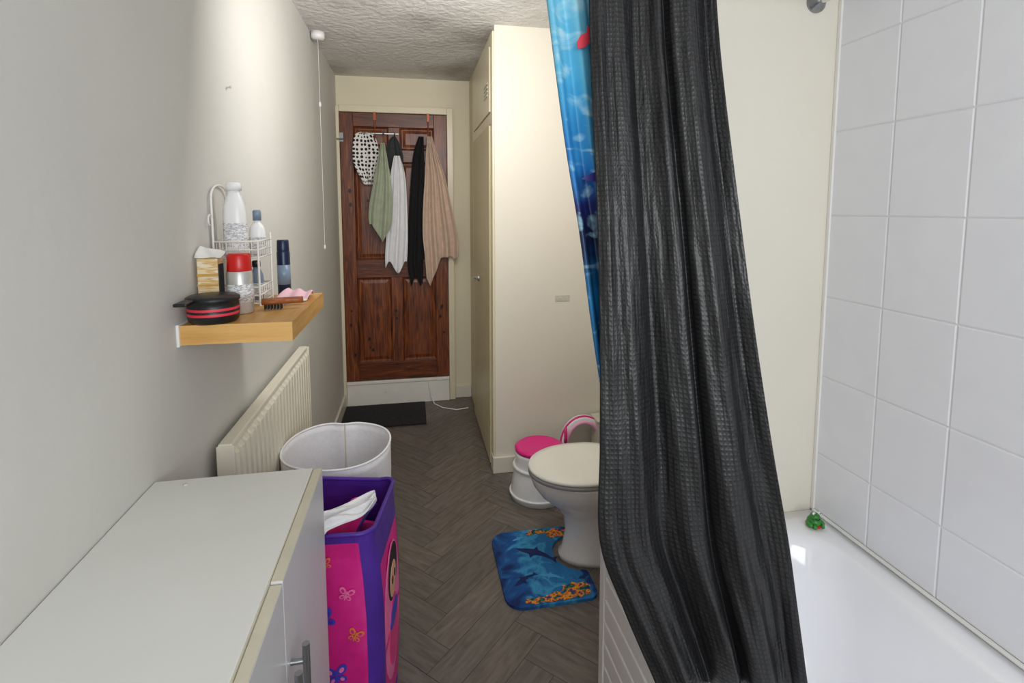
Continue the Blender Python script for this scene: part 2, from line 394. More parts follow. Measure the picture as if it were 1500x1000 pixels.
def herringbone():
    W, Lk = 0.115, 0.46
    bm = bmesh.new(); uvl = bm.loops.layers.uv.new('UVMap'); cl = bm.loops.layers.float_color.new('plank')
    rot = Matrix.Rotation(math.radians(45), 3, 'Z'); g = 0.0009
    R = 40
    for k in range(-R, R):
        for m_ in range(-R, R):
            ox, oy = k*W+m_*Lk, k*W-m_*Lk
            for (x0, x1, y0, y1, hz) in ((0, Lk, 0, W, True), (Lk, Lk+W, W-Lk, W, False)):
                c = rot @ Vector((ox+(x0+x1)/2, oy+(y0+y1)/2, 0)) + Vector((0.1, 1.5, 0))
                if c.x < XL-0.35 or c.x > XR+0.35 or c.y < YB-0.35 or c.y > YF+0.35: continue
                q = [(x0+g, y0+g), (x1-g, y0+g), (x1-g, y1-g), (x0+g, y1-g)]
                vs = [bm.verts.new(rot @ Vector((ox+a, oy+b, 0)) + Vector((0.1, 1.5, 0))) for a, b in q]
                f = bm.faces.new(vs)
                t = random.uniform(0.86, 1.06); tint = random.uniform(-0.02, 0.02)
                off = (random.uniform(0, 50), random.uniform(0, 50))
                for l, (a, b) in zip(f.loops, q):
                    u, v = (a-x0, b-y0) if hz else (b-y0, a-x0)
                    l[uvl].uv = (u+off[0], v+off[1]); l[cl] = (t+tint, t, t-tint, 1)
    for co, no in (((XL, 0, 0), (-1, 0, 0)), ((XR, 0, 0), (1, 0, 0)), ((0, YB, 0), (0, -1, 0)), ((0, YF, 0), (0, 1, 0))):
        bmesh.ops.bisect_plane(bm, geom=bm.verts[:]+bm.edges[:]+bm.faces[:], plane_co=co, plane_no=no, clear_outer=True)
    for f in bm.faces:
        if f.normal.z < 0: f.normal_flip()
    me = bpy.data.meshes.new('planks'); bm.to_mesh(me); bm.free(); me.materials.append(M['floor'])
    ob = bpy.data.objects.new('planks', me); S.collection.objects.link(ob); return ob
pl = herringbone()
sub = box('subfloor', XL-0.1, XR+0.11, YB-0.1, YF+0.1, -0.1, -0.0012, 'floor_gap')
group('floor', [pl, sub])

def tiles():
    bm = bmesh.new()
    ys = [1.38-0.2*i for i in range(13)]; zs = [0.552, 0.74, 0.99, 1.24, 1.49, 1.74, 1.99, 2.24, ZC-0.001]
    g = 0.0013
    for i in range(len(ys)-1):
        for j in range(len(zs)-1):
            y1, y0 = ys[i]-g, max(ys[i+1]+g, YB+0.001)
            z0, z1 = zs[j]+g, zs[j+1]-g; e = 0.003
            x = XR; b = [(x+0.006, y0, z0), (x+0.006, y1, z0), (x+0.006, y1, z1), (x+0.006, y0, z1)]
            m_ = [(x+0.0018, y0, z0), (x+0.0018, y1, z0), (x+0.0018, y1, z1), (x+0.0018, y0, z1)]
            t = [(x, y0+e, z0+e), (x, y1-e, z0+e), (x, y1-e, z1-e), (x, y0+e, z1-e)]
            vb, vm, vt = [[bm.verts.new(p) for p in q] for q in (b, m_, t)]
            bm.faces.new(list(reversed(vt)))
            for a, c in ((vb, vm), (vm, vt)):
                for k in range(4): bm.faces.new((a[k], a[(k+1) % 4], c[(k+1) % 4], c[k]))
    ob = finish('tiles', bm, 'tile')
    gr = box('grout_bed', XR+0.0022, XR+0.012, YB, 1.385, 0, ZC-0.001, 'grout')
    return group('wall_right_tiling', [ob, gr])
tiles()
box('trim_1', XR-0.006, XR+0.002, 1.372, 1.3845, 0.55, ZC-0.001, 'white', 0.002)

box('baseboard_left', XL, XL+0.016, YB, YF-0.06, 0, 0.095, 'trim', 0.004)
box('baseboard_cupboard', XC-0.016, XR, YC-0.016, YC, 0, 0.095, 'trim', 0.004)
box('baseboard_cupboard_side', XC-0.016, XC, YC, YC+0.07, 0, 0.095, 'trim', 0.004)
box('baseboard_far', 0.313, XC-0.001, YF-0.018, YF, 0, 0.1, 'trim', 0.004)

cp = [box('side_wall', XC, XC+0.07, YC+0.07, YF, 0, ZC, 'door_cream'),
      box('corner_post', XC-0.012, XC, YC+0.002, YC+0.07, 0.096, ZC-0.03, 'gloss_cream', 0.003),
      box('far_post', XC-0.012, XC, 3.68, 3.76, 0, ZC-0.03, 'gloss_cream', 0.003),
      box('transom', XC-0.012, XC, YC+0.07, 3.68, 1.98, 2.04, 'gloss_cream', 0.003),
      box('head', XC-0.012, XC, YC+0.07, 3.68, 2.40, 2.455, 'gloss_cream', 0.003)]
group('wall_cupboard_side', cp)
dc = [box('leaf', XC-0.02, XC-0.001, YC+0.078, 3.672, 0.02, 1.972, 'door_cream', 0.003),
      lathe('rose', 0, 0, 0, [(0.0, 0), (0.024, 0), (0.024, 0.006), (0.012, 0.012), (0.009, 0.045), (0.0, 0.045)], 'chrome'),
      tube('lever', [(XC-0.06, 3.37, 1.06), (XC-0.066, 3.34, 1.062), (XC-0.066, 3.26, 1.06)], 0.008, 'chrome'),
      tube('lever_spindle', [(XC-0.02, 3.37, 1.06), (XC-0.062, 3.37, 1.06)], 0.008, 'chrome')]
dc[1].rotation_euler = (0, -PI/2, 0); dc[1].location = (XC-0.02, 3.37, 1.06)
group('door_2', dc)
hp = [box('hatch_leaf', XC-0.018, XC-0.001, YC+0.078, 3.672, 2.045, 2.395, 'gloss_cream', 0.003)]
for i in range(4):
    hp.append(box('louvre', XC-0.022, XC-0.018, 2.96, 3.10, 2.14+i*0.022, 2.15+i*0.022, 'sticker', 0.001))
group('cupboard_hatch_vent', hp)

# ------------------------------------------------------------------ main door
def panel_door():
    x0, x1, z0, z1, yf = -0.515, 0.262, 0.196, 2.215, 4.035
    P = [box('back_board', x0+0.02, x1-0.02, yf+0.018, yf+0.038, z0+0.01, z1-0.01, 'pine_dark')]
    st = 0.095; mx = (x0+x1)/2
    P += [box('stile', x0, x0+st, yf, yf+0.038, z0, z1, 'pine', 0.003), box('stile', x1-st, x1, yf, yf+0.038, z0, z1, 'pine', 0.003)]
    rails = [(z0, z0+0.14), (0.99, 1.13), (1.86, 1.95), (z1-0.1, z1)]
    for a, b in rails: P.append(box('rail', x0+st, x1-st, yf+0.0005, yf+0.038, a, b, 'pine_h', 0.003))
    gaps = [(rails[i][1], rails[i+1][0]) for i in range(3)]
    for a, b in gaps:
        P.append(box('muntin', mx-0.042, mx+0.042, yf+0.001, yf+0.038, a, b, 'pine', 0.003))
        for (p, q) in ((x0+st, mx-0.042), (mx+0.042, x1-st)):
            w = 0.022
            rr = [[(p+0.002+d, y, a+0.002+d), (q-0.002-d, y, a+0.002+d), (q-0.002-d, y, b-0.002-d), (p+0.002+d, y, b-0.002-d)] for d, y in ((0, yf+0.006), (0.012, yf+0.016), (0.018, yf+0.016), (0.018+w, yf+0.009))]
            P.append(loft('raised_panel', rr, 'pine', smooth=False, cap0=False))
    rnd = random.Random(4)
    for k in range(26):
        kx = rnd.choice([x0+.05, x1-.05, x0+.19, x1-.19, mx]); kz = rnd.uniform(.3, 1.8); r = rnd.uniform(.006, .013)
        if kx == mx and .96 < kz < 1.16: continue
        yy = yf+.0085 if kx in (x0+.19, x1-.19) else yf-.0004
        if kx in (x0+.19, x1-.19) and .93 < kz < 1.2: continue
        P.append(flat_shape('knot', ellpts(r, r*1.3), (kx+rnd.uniform(-.02, .02), yy, kz), (1, 0, 0), (0, 0, 1), 'knot', .001))
    return group('door_1', P)
panel_door()
fr = [box('architrave_left', XL, -0.518, 4.03, YF, 0.0, 2.26, 'gloss_cream', 0.002),
      box('architrave_right', 0.266, 0.312, 4.03, YF, 0, 2.27, 'gloss_cream', 0.004),
      box('architrave_top', -0.518, 0.266, 4.03, YF, 2.22, 2.27, 'gloss_cream', 0.004)]
group('door_frame', fr)
group('door_step_riser', [box('riser_board', -0.516, 0.264, 4.02, YF, 0, 0.185, 'riser', 0.004), box('riser_nosing', -0.516, 0.264, 4.012, 4.034, 0.17, 0.193, 'riser', 0.004)])
group('door_latch', [box('latch_plate', -0.518, -0.49, 4.028, 4.035, 2.0, 2.07, 'steel', 0.002), tube('latch_bar', [(-0.535, 4.02, 2.02), (-0.49, 4.02, 2.02)], 0.006, 'steel')])

for i, hx in enumerate((-0.264, 0.125)):
    pts = [(hx, 4.026, 2.218), (hx, 4.026, 2.04), (hx, 4.01, 2.01), (hx, 3.985, 2.015), (hx, 3.975, 2.05)]
    group('over_door_hook', [tube('hook_wire', pts, 0.005, 'copper'), box('hook_strap', hx-0.010, hx+0.010, 4.022, 4.033, 2.16, 2.222, 'copper', 0.002)])
def saw(x): return .5+.5*math.cos(2*PI*x)
def hang(name, rows, y, mat, nf, amp, ph=0.0, hemf=None, **kw):
    L = [(r[1], y, r[0]) for r in rows]; R = [(r[2], y, r[3] if len(r) > 3 else r[0]) for r in rows]
    f = lambda s, t: amp*(0.5+0.6*t)*math.sin(2*PI*nf*s+ph+1.2*t) + 0.35*amp*math.sin(2*PI*(nf*1.9)*s+3*t)
    return sheet(name, L, R, f, mat, nr=60, nc=70, solid=0.004, hem=hemf, **kw)
hang('beige_towel', [(2.045, .120, .150), (1.92, .105, .185), (1.75, .095, .24), (1.54, .078, .285), (1.34, .072, .325), (1.22, .085, .335, 1.25), (1.12, .095, .335, 1.16)], 3.962, 'towel_beige', 3.1, .022, hemf=lambda s, t: -(t**4)*(.20*max(0, 1-abs(s-.12)/.33)+.03*max(0, 1-abs(s-.9)/.12)))
hang('black_garment', [(2.05, .055, .09), (1.9, .01, .092), (1.6, -.02, .085), (1.3, -.038, .08), (1.1, -.042, .072), (1.0, -.02, .065)], 4.005, 'cloth_black', 2.2, .008, 1, hemf=lambda s, t: -(t**5)*.07*saw(1.2*s))
hang('white_towel', [(1.90, -.125, -.085), (1.75, -.155, -.05), (1.5, -.175, -.04), (1.3, -.195, -.04), (1.18, -.205, -.045), (1.12, -.205, -.05)], 3.955, 'towel_white', 2.5, .012, 2, hemf=lambda s, t: -(t**4)*.09*saw(1.3*s+.25))
hang('charcoal_hat', [(2.045, -.135, -.115), (1.99, -.175, -.085), (1.90, -.182, -.062), (1.83, -.165, -.068), (1.79, -.15, -.09)], 3.998, 'cloth_dark', 1.5, .009, 0.6)
hang('sage_towel', [(1.985, -.215, -.190), (1.85, -.245, -.17), (1.7, -.275, -.150), (1.55, -.305, -.145), (1.45, -.315, -.15), (1.40, -.31, -.165)], 3.905, 'towel_sage', 2.2, .014, 3, hemf=lambda s, t: -(t**4)*.13*max(0, 1-abs(s-.62)/.5))
hang('polka_dot_scarf', [(2.07, -.365, -.31), (2.045, -.405, -.265), (1.96, -.42, -.24), (1.86, -.42, -.24), (1.80, -.40, -.255), (1.75, -.375, -.265), (1.69, -.345, -.285)], 3.995, 'dots', 1.5, .010, 0.5, wscale=0.19)
group('door_hook_rail', [box('rail_bar', -0.36, -0.09, 4.022, 4.034, 2.06, 2.072, 'steel', 0.003)] + [tube('peg', [(px, 4.024, 2.066), (px, yy+.02, 2.05), (px, yy, 2.07)], 0.004, 'steel') for px, yy in ((-0.34, 3.975), (-0.2, 3.89), (-0.12, 3.975))])
box('doormat', -0.52, 0.07, 3.58, 4.0, 0.0, 0.014, 'doormat', 0.006)
tube('white_cable', [(0.10, 4.0, 0.17), (0.12, 3.99, 0.05), (0.14, 3.95, 0.006), (0.2, 3.86, 0.005), (0.3, 3.8, 0.005), (0.39, 3.82, 0.005)], 0.004, 'plastic_white')

group('ceiling_pull_cord_switch', [lathe('rose', -0.500, 3.13, ZC-0.04, [(0.0, 0), (0.026, 0), (0.036, 0.010), (0.038, 0.04), (0, 0.04)], 'plastic_white'),
      tube('cord', [(-0.50, 3.13, ZC-0.03), (-0.50, 3.13, 1.3)], 0.0011, 'plastic_white'),
      lathe('cord_joiner', -0.50, 3.13, 2.08, [(0, 0), (0.006, 0.002), (0.007, 0.02), (0.003, 0.03), (0, 0.031)], 'plastic_white'),
      lathe('cord_pull', -0.50, 3.13, 1.28, [(0, 0), (0.005, 0.002), (0.006, 0.012), (0.003, 0.025), (0, 0.026)], 'plastic_white')])

# ------------------------------------------------------------------ shelf
group('floating_shelf', [box('board', XL+0.006, -0.292, 1.306, 1.745, 1.195, 1.241, 'oak', 0.0015),
      box('front_edge', -0.292, -0.289, 1.306, 1.745, 1.195, 1.241, 'oak', 0.0),
      box('wall_bracket', XL, XL+0.006, 1.296, 1.75, 1.192, 1.244, 'white', 0.001),
      box('end_edge', XL+0.006, -0.289, 1.303, 1.306, 1.195, 1.241, 'oak_edge', 0.0)])
ZS = 1.2415
def pot():
    cx, cy = -0.474, 1.343
    prof = [(0, 0), (.048, 0), (.054, .006), (.056, .018), (.0565, .019), (.0565, .024), (.056, .025), (.0565, .031), (.0565, .036), (.056, .037), (.055, .050), (.058, .052), (.058, .060), (.051, .064), (0, .066)]
    b = lathe('case_body', cx, cy, ZS, prof, ['black', 'stripe_red'], 40, True, faces_mat=lambda i, j: 1 if i in (4, 5, 7, 8) else 0)
    h = box('case_handle', cx-0.05, cx-0.022, cy-0.095, cy-0.03, ZS+.052, ZS+.060, 'black', 0.003)
    return group('black_round_case', [b, h])
pot()
group('soap_box', [box('carton', -0.532, -0.484, 1.412, 1.452, ZS, ZS+0.145, 'cardboard', 0.001),
      box('carton_side_label', -0.484, -0.4825, 1.415, 1.449, ZS+0.01, ZS+0.13, 'cloth_dark'),
      box('carton_bands', -0.5325, -0.483, 1.4105, 1.412, ZS+0.10, ZS+0.107, 'gold'),
      box('carton_band', -0.5325, -0.483, 1.4105, 1.412, ZS+0.075, ZS+0.080, 'gold'),
      sheet('tissue', [(-.535, 1.41, ZS+.147), (-.535, 1.44, ZS+.175)], [(-.475, 1.415, ZS+.148), (-.475, 1.445, ZS+.16)], lambda s, t: .006*math.sin(9*s+4*t), 'white', 12, 16)])
def aerosol(name, cx, cy, r, h, caph, body, cap, z0=ZS, label=None):
    prof = [(0, 0), (r*.92, 0), (r, .004), (r, h*.9), (r*.85, h*.97), (r*.7, h), (0, h)]
    P = [lathe('can', cx, cy, z0, prof, body)]
    P.append(lathe('cap', cx, cy, z0+h*.93, [(0, 0), (r*.93, 0), (r*.95, .003), (r*.9, caph*.9), (r*.82, caph), (0, caph)], cap))
    if label: P.append(lathe('label_band', cx, cy, z0+h*.25, [(r*.5, 0), (r*1.012, 0), (r*1.012, h*.4), (r*.5, h*.4)], label))
    return group(name, P)
aerosol('red_capped_aerosol', -0.443, 1.442, .031, .118, .045, 'silver', 'red', label='label')
aerosol('navy_deodorant_can', -0.395, 1.70, .019, .15, .035, 'navy', 'navy', label='bluegrey')
def caddy():
    x0, x1, y0, y1 = -0.532, -0.42, 1.53, 1.66; P = []
    r = .0022
    def rect(z, rr=r): P.append(tube('ring', [(x0, y0, z), (x1, y0, z), (x1, y1, z), (x0, y1, z)], rr, 'wire', cyclic=True))
    for zb in (ZS+.008, ZS+.135):
        rect(zb); rect(zb+.045, .0028); rect(zb+.022)
        for i in range(8):
            x = x0+(x1-x0)*i/7
            P.append(tube('slat', [(x, y0, zb+.045), (x, y0, zb), (x, y1, zb), (x, y1, zb+.045)], .0015, 'wire'))
        for i in range(7):
            y = y0+(y1-y0)*i/6
            P.append(tube('bar', [(x1, y, zb+.045), (x1, y, zb), (x0, y, zb), (x0, y, zb+.045)], .0015, 'wire'))
    for (x, y) in ((x0, y0), (x0, y1), (x1, y1)):
        P.append(tube('post', [(x, y, ZS), (x, y, ZS+.30 if x == x0 else ZS+.2)], .003, 'wire'))
    P.append(tube('post', [(x1, y0, ZS), (x1, y0, ZS+.18)], .003, 'wire'))
    arc = [(x0, (y0+y1)/2+math.cos(a)*(y1-y0)/2, ZS+.30+math.sin(a)*.035) for a in [PI*i/14 for i in range(15)]]
    P.append(tube('top_loop', arc, .003, 'wire'))
    scr = [(x0, y0-.015+.012*math.cos(a), ZS+.24+.014*math.sin(a)) for a in [2*PI*i/16 for i in range(13)]]
    P.append(tube('scroll', scr, .0022, 'wire'))
    return group('wire_shower_caddy', P)
caddy()
ZT = ZS+.1375
def bottle(name, cx, cy, z0, rx, ry, h, mat, neck=.4, caph=.03, capm=None, label=None):
    R = []
    for f, k in ((0, .9), (.02, 1), (.6, 1), (.75, .93), (.84, .75), (.9, neck+.1), (.92, neck), (1, neck)):
        R.append(ell(cx, cy, z0+h*f, rx*k, ry*k, 32, 2.4))
    P = [loft('bottle_body', R, mat)]
    P.append(lathe('bottle_cap', cx, cy, z0+h*.985, [(0, 0), (rx*(neck+.12), 0), (rx*(neck+.12), caph*.85), (rx*neck, caph), (0, caph)], capm or mat))
    if label:
        P.append(loft('bottle_label', [ell(cx, cy, z0+h*.15, rx*1.01, ry*1.01, 32, 2.4), ell(cx, cy, z0+h*.5, rx*1.01, ry*1.01, 32, 2.4)], label, cap0=False, cap1=False))
    return group(name, P)
bottle('white_talc_bottle', -0.486, 1.567, ZT, .030, .025, .185, 'plastic_white', .55, .022, label='label')
bottle('white_spray_bottle', -0.445, 1.625, ZT, .022, .02, .10, 'plastic_white', .4, .03, 'bluegrey', 'label')
bottle('shampoo_bottle', -0.443, 1.59, ZS+.0105, .018, .018, .095, 'bluegrey', .5, .018, 'black', 'label')
bottle('lotion_bottle', -0.49, 1.60, ZS+.0105, .022, .02, .08, 'plastic_white', .5, .018, 'bluegrey', 'label')
def brush():
    z = ZS
    R = []
    for i in range(15):
        t = i/14
        cy, cx = 1.47+.02*t, -0.40+.10*t
        w = [.006, .014, .019, .021, .022, .021, .018, .012, .008, .007, .008, .009, .009, .008, .004][i]
        R.append([(cx, cy+w*math.cos(a), z+.022+.009*math.sin(a)) for a in [2*PI*k/12 for k in range(12)]])
    P = [loft('brush_wood', R, 'brushwood')]
    for i in range(6):
        for j in range(4):
            P.append(tube('bristle', [(-.392+.008*i, 1.462+.007*j, z+.001), (-.392+.008*i, 1.462+.007*j, z+.016)], .001, 'black'))
    return group('hairbrush', P)
brush()
sheet('pink_cloth', [(-.40, 1.60, ZS+.006), (-.37, 1.64, ZS+.03), (-.36, 1.67, ZS+.008)], [(-.31, 1.58, ZS+.006), (-.30, 1.63, ZS+.02), (-.31, 1.70, ZS+.008)], lambda s, t: .004*math.sin(12*s+5*t), 'pinkcloth', 20, 20, normal=(0, 0, 1))
group('white_toothpaste_tube', [loft('tube_body', [[(-.36+.06*t, 1.535+.01*t+(.010)*math.cos(a), ZS+.012+(.010*(1-t)+.002)*math.sin(a)) for a in [2*PI*k/16 for k in range(16)]] for t in (0, .3, .6, 1)], 'plastic_white'),
      tube('tube_cap', [(-.375, 1.53, ZS+.012), (-.36, 1.535, ZS+.012)], .008, 'bluegrey')])
group('wall_nail', [tube('nail_shank', [(XL, 1.72, 1.87), (XL+.012, 1.72, 1.873)], .0025, 'sticker'), tube('nail_head', [(XL+.012, 1.72, 1.873), (XL+.014, 1.72, 1.873)], .005, 'sticker')])

# ------------------------------------------------------------------ radiator
def radiator():
    y0, y1, z0, z1 = 1.435, 2.44, 0.33, 0.884
    P = []
    n = 22; prof = []
    x = -0.494
    bm = bmesh.new()
    for i in range(n):
        a = y0+(y1-y0)*i/n; w = (y1-y0)/n
        for f, d in ((0, 0), (.28, 0), (.40, .018), (.88, .018)):
            prof.append((a+w*f, x+d))
    prof.append((y1, x))
    v0 = [bm.verts.new((px, py, z0+.02)) for py, px in prof]; v1 = [bm.verts.new((px, py, z1-.03)) for py, px in prof]
    vt = [bm.verts.new((x-.004, py, z1)) for py, px in prof]; vb = [bm.verts.new((x-.004, py, z0)) for py, px in prof]
    for i in range(len(prof)-1):
        bm.faces.new((v0[i], v0[i+1], v1[i+1], v1[i])); bm.faces.new((v1[i], v1[i+1], vt[i+1], vt[i])); bm.faces.new((vb[i], vb[i+1], v0[i+1], v0[i]))
    P.append(finish('fluted_panel', bm, 'radiator', solid=0.002))
    P.append(box('top_rail', -0.516, -0.480, y0, y1, z1-.010, z1+.008, 'radiator', 0.004))
    P.append(box('back_panel', -0.520, -0.512, y0, y1, z0, z1-.01, 'radiator', 0.002))
    P.append(box('end_cap_near', -0.518, -0.474, y0-.006, y0, z0, z1+.004, 'radiator', 0.002))
    P.append(box('end_cap_far', -0.518, -0.474, y1, y1+.006, z0, z1+.004, 'radiator', 0.002))
    for y in (1.6, 2.28): P.append(box('bracket', XL, -0.516, y-.02, y+.02, .45, .8, 'radiator'))
    P.append(tube('pipe', [(-.50, y1-.02, z0+.03), (-.50, y1-.02, 0.0)], .0075, 'trim'))
    P.append(tube('pipe', [(-.50, y0+.02, z0+.03), (-.50, y0+.02, 0.0)], .0075, 'trim'))
    return group('radiator', P)
radiator()

# ------------------------------------------------------------------ white cabinet
def cabinet():
    x0, x1, y0, y1, zt = XL+0.018, -0.232, 0.15, 1.155, .944
    P = [box('top_panel', x0-.016, x1+.006, y0, y1, zt-.018, zt, 'cab', 0.0015),
         box('top_edge_band', x1+.006, x1+.0075, y0, y1, zt-.017, zt-.001, 'cab_edge'),
         box('end_panel', x0, x1, y1-.018, y1, 0.0, zt-.018, 'cab', 0.001),
         box('end_panel', x0, x1, y0, y0+.018, 0.0, zt-.018, 'cab', 0.001),
         box('back_panel', x0, x0+.006, y0+.018, y1-.018, 0.05, zt-.018, 'cab'),
         box('plinth', x0+.02, x1-.03, y0+.018, y1-.018, 0.0, .07, 'cab'),
         box('base_panel', x0, x1, y0+.018, y1-.018, .07, .088, 'cab')]
    for (a, b, hy, dz) in ((0.80, y1, 0.825, 0.0), (0.478, 0.797, 0.77, -0.003), (y0, 0.475, 0.44, 0)):
        P.append(box('door_leaf', x1+.008, x1+.026, a, b, .075, zt-.004+dz, 'cab_door', 0.001))
        P.append(box('door_edge_band', x1+.0085, x1+.0255, a+.001, b-.001, zt-.004+dz, zt-.0025+dz, 'cab_edge'))
        P.append(tube('bar_handle', [(x1+.050, hy, .64), (x1+.050, hy, .812)], .006, 'steel'))
        for z in (.67, .782): P.append(tube('handle_post', [(x1+.026, hy, z), (x1+.050, hy, z)], .0045, 'steel'))
    P.append(lathe('screw_cap', -.47, 1.13, zt, [(0, 0), (.005, 0), (.004, .0015), (0, .002)], 'cab_edge', 12))
    return group('white_cabinet', P)
cabinet()

# ------------------------------------------------------------------ purple pop up hamper
def hamper():
    x0, x1, y0, y1, zt = -0.43, -0.092, 1.335, 1.645, .672
    P = []
    rings = []
    def sag(ring, k):
        return [(x+.006*k*math.sin(17*y), y+.008*k*math.sin(19*x+1), z+k*(.012*math.sin(9*x+11*y+1.0)+.006*math.sin(31*x-17*y))) for x, y, z in ring]
    for z, b, k in ((0.004, 0, 0), (.03, .004, 0), (.15, .01, 0), (.3, .013, 0), (.45, .012, 0), (.56, .006, .3), (.61, .002, .7), (.65, 0.0, 1), (zt, 0, 1)):
        rings.append(sag(rrect(x0-b, x1+b, y0-b, y1+b, z, .045, 8), k))
    def fm(i, j):
        if i >= 7 or i == 0: return 0
        if j in (26, 27): return 1
        if j == 35 and i < 5: return 1
        return 0
    P.append(loft('body', rings, ['purple', 'pink'], smooth=False, cap1=False, solid=.003, faces_mat=fm))
    P.append(tube('rim_hoop', rings[-1], .006, 'purple', cyclic=True))
    P.append(tube('base_hoop', rrect(x0, x1, y0, y1, .01, .045, 8), .006, 'purple', cyclic=True))
    def fly(cx, cz, s, rot, m1, m2):
        oy = y0-.016
        for k, (a, b, rx, rz, r) in enumerate(((.9, .8, .9, .6, .7), (-.9, .8, .9, .6, -.7), (.7, -.6, .65, .45, -.6), (-.7, -.6, .65, .45, .6))):
            ca, sa = math.cos(rot), math.sin(rot)
            o = (cx+s*(a*ca-b*sa), oy, cz+s*(a*sa+b*ca))
            P.append(flat_shape('butterfly_wing', ellpts(rx*s, rz*s, rot=r+rot), o, (1, 0, 0), (0, 0, 1), m1))
            P.append(flat_shape('butterfly_spot', ellpts(rx*s*.5, rz*s*.5, rot=r+rot), (o[0], oy-.0016, o[2]), (1, 0, 0), (0, 0, 1), m2))
        P.append(flat_shape('butterfly_body', ellpts(.18*s, 1.1*s, rot=rot), (cx, oy-.003, cz), (1, 0, 0), (0, 0, 1), m1))
    fly(-.215, .605, .010, .3, 'orange', 'pink')
    fly(-.165, .52, .012, -.3, 'lightpink', 'pink')
    fly(-.222, .45, .018, .5, 'blueprint', 'purple')
    fly(-.145, .405, .012, -.4, 'orange', 'pink')
    fly(-.195, .295, .018, .2, 'blueprint', 'lightpink')
    fly(-.34, .5, .016, .2, 'orange', 'pink'); fly(-.36, .3, .018, .2, 'blueprint', 'lightpink')
    ox = x1+.0145
    def d(name, rx, rz, y, z, m, k=0): P.append(flat_shape(name, ellpts(rx, rz), (ox+k*.0016, y, z), (0, 1, 0), (0, 0, 1), m))
    d('print_oval', .12, .20, 1.49, .34, 'lightpink', -1)
    d('print_hair', .07, .08, 1.50, .45, 'cloth_black'); d('print_face', .045, .05, 1.495, .43, 'skin', 1); d('print_dress', .075, .10, 1.50, .27, 'magenta'); d('print_sash', .06, .03, 1.5, .32, 'blueprint', 1)
    d('print_eye', .008, .012, 1.48, .435, 'cloth_black', 2); d('print_eye', .008, .012, 1.515, .435, 'cloth_black', 2)
    rings2 = [rrect(x0+.014, x1-.014, y0+.014, y1-.014, .50+.02*i, .03+.0*i, 8) for i in range(2)]
    P.append(loft('folded_laundry', rings2 + [ell(-.26, 1.5, .555, .12, .1, 36, 3)], 'pink', smooth=True))
    P.append(sheet('purple_shirt', [(-.36, 1.42, .58), (-.30, 1.48, .63), (-.22, 1.58, .60)], [(-.19, 1.40, .58), (-.15, 1.47, .62), (-.13, 1.58, .61)], lambda s, t: .008*math.sin(10*s+6*t), 'purple', 24, 24, normal=(0, 0, 1)))
    P.append(sheet('magenta_shirt', [(-.25, 1.40, .60), (-.23, 1.45, .64), (-.19, 1.50, .675)], [(-.17, 1.40, .60), (-.15, 1.47, .645), (-.135, 1.54, .655)], lambda s, t: .004*math.sin(8*s+6*t), 'magenta', 24, 24, normal=(0, 0, 1)))
    P.append(sheet('white_tshirt', [(-.33, 1.318, .62), (-.33, 1.318, .675), (-.31, 1.355, .700), (-.19, 1.46, .685), (-.13, 1.53, .68)], [(-.22, 1.318, .655), (-.21, 1.325, .686), (-.175, 1.36, .698), (-.13, 1.41, .685), (-.11, 1.46, .69)], lambda s, t: .008*math.sin(14*s+7*t)+.005*math.sin(23*s-9*t), 'towel_white', 34, 30, normal=(0, -.3, 1)))
    e = group('purple_popup_hamper', P)
    e.rotation_euler = (0, 0, math.radians(-7))
    return e
hamper()

def white_hamper():
    cx, cy, zt = -.284, 1.90, .660; R = []
    N = 72
    def ring(z, k, dimple):
        o = []
        for i in range(N):
            a = 2*PI*i/N
            f = k*(1-.08*dimple*math.exp(-((a-PI*.5)/.18)**2))
            o.append((cx+.187*f*math.cos(a), cy+.200*f*math.sin(a), z+.004*math.sin(3*a+1)*(z/zt)))
        return o
    for z, k, d_ in ((.004, .88, 0), (.2, .93, .2), (.4, .97, .6), (.55, 1, 1), (zt-.03, 1, 1), (zt, 1.003, 1)): R.append(ring(z, k, d_))
    b = loft('mesh_body', R, 'hamper_white', cap1=False, solid=.004)
    t = tube('rim_wire', ring(zt, 1.003, 1), .004, 'hamper_white', cyclic=True)
    w = tube('side_seam', [(cx+.004, cy+.183, z) for z in (.02, .3, zt)], .0025, 'cab_edge')
    return group('white_laundry_basket', [b, t, w])
white_hamper()

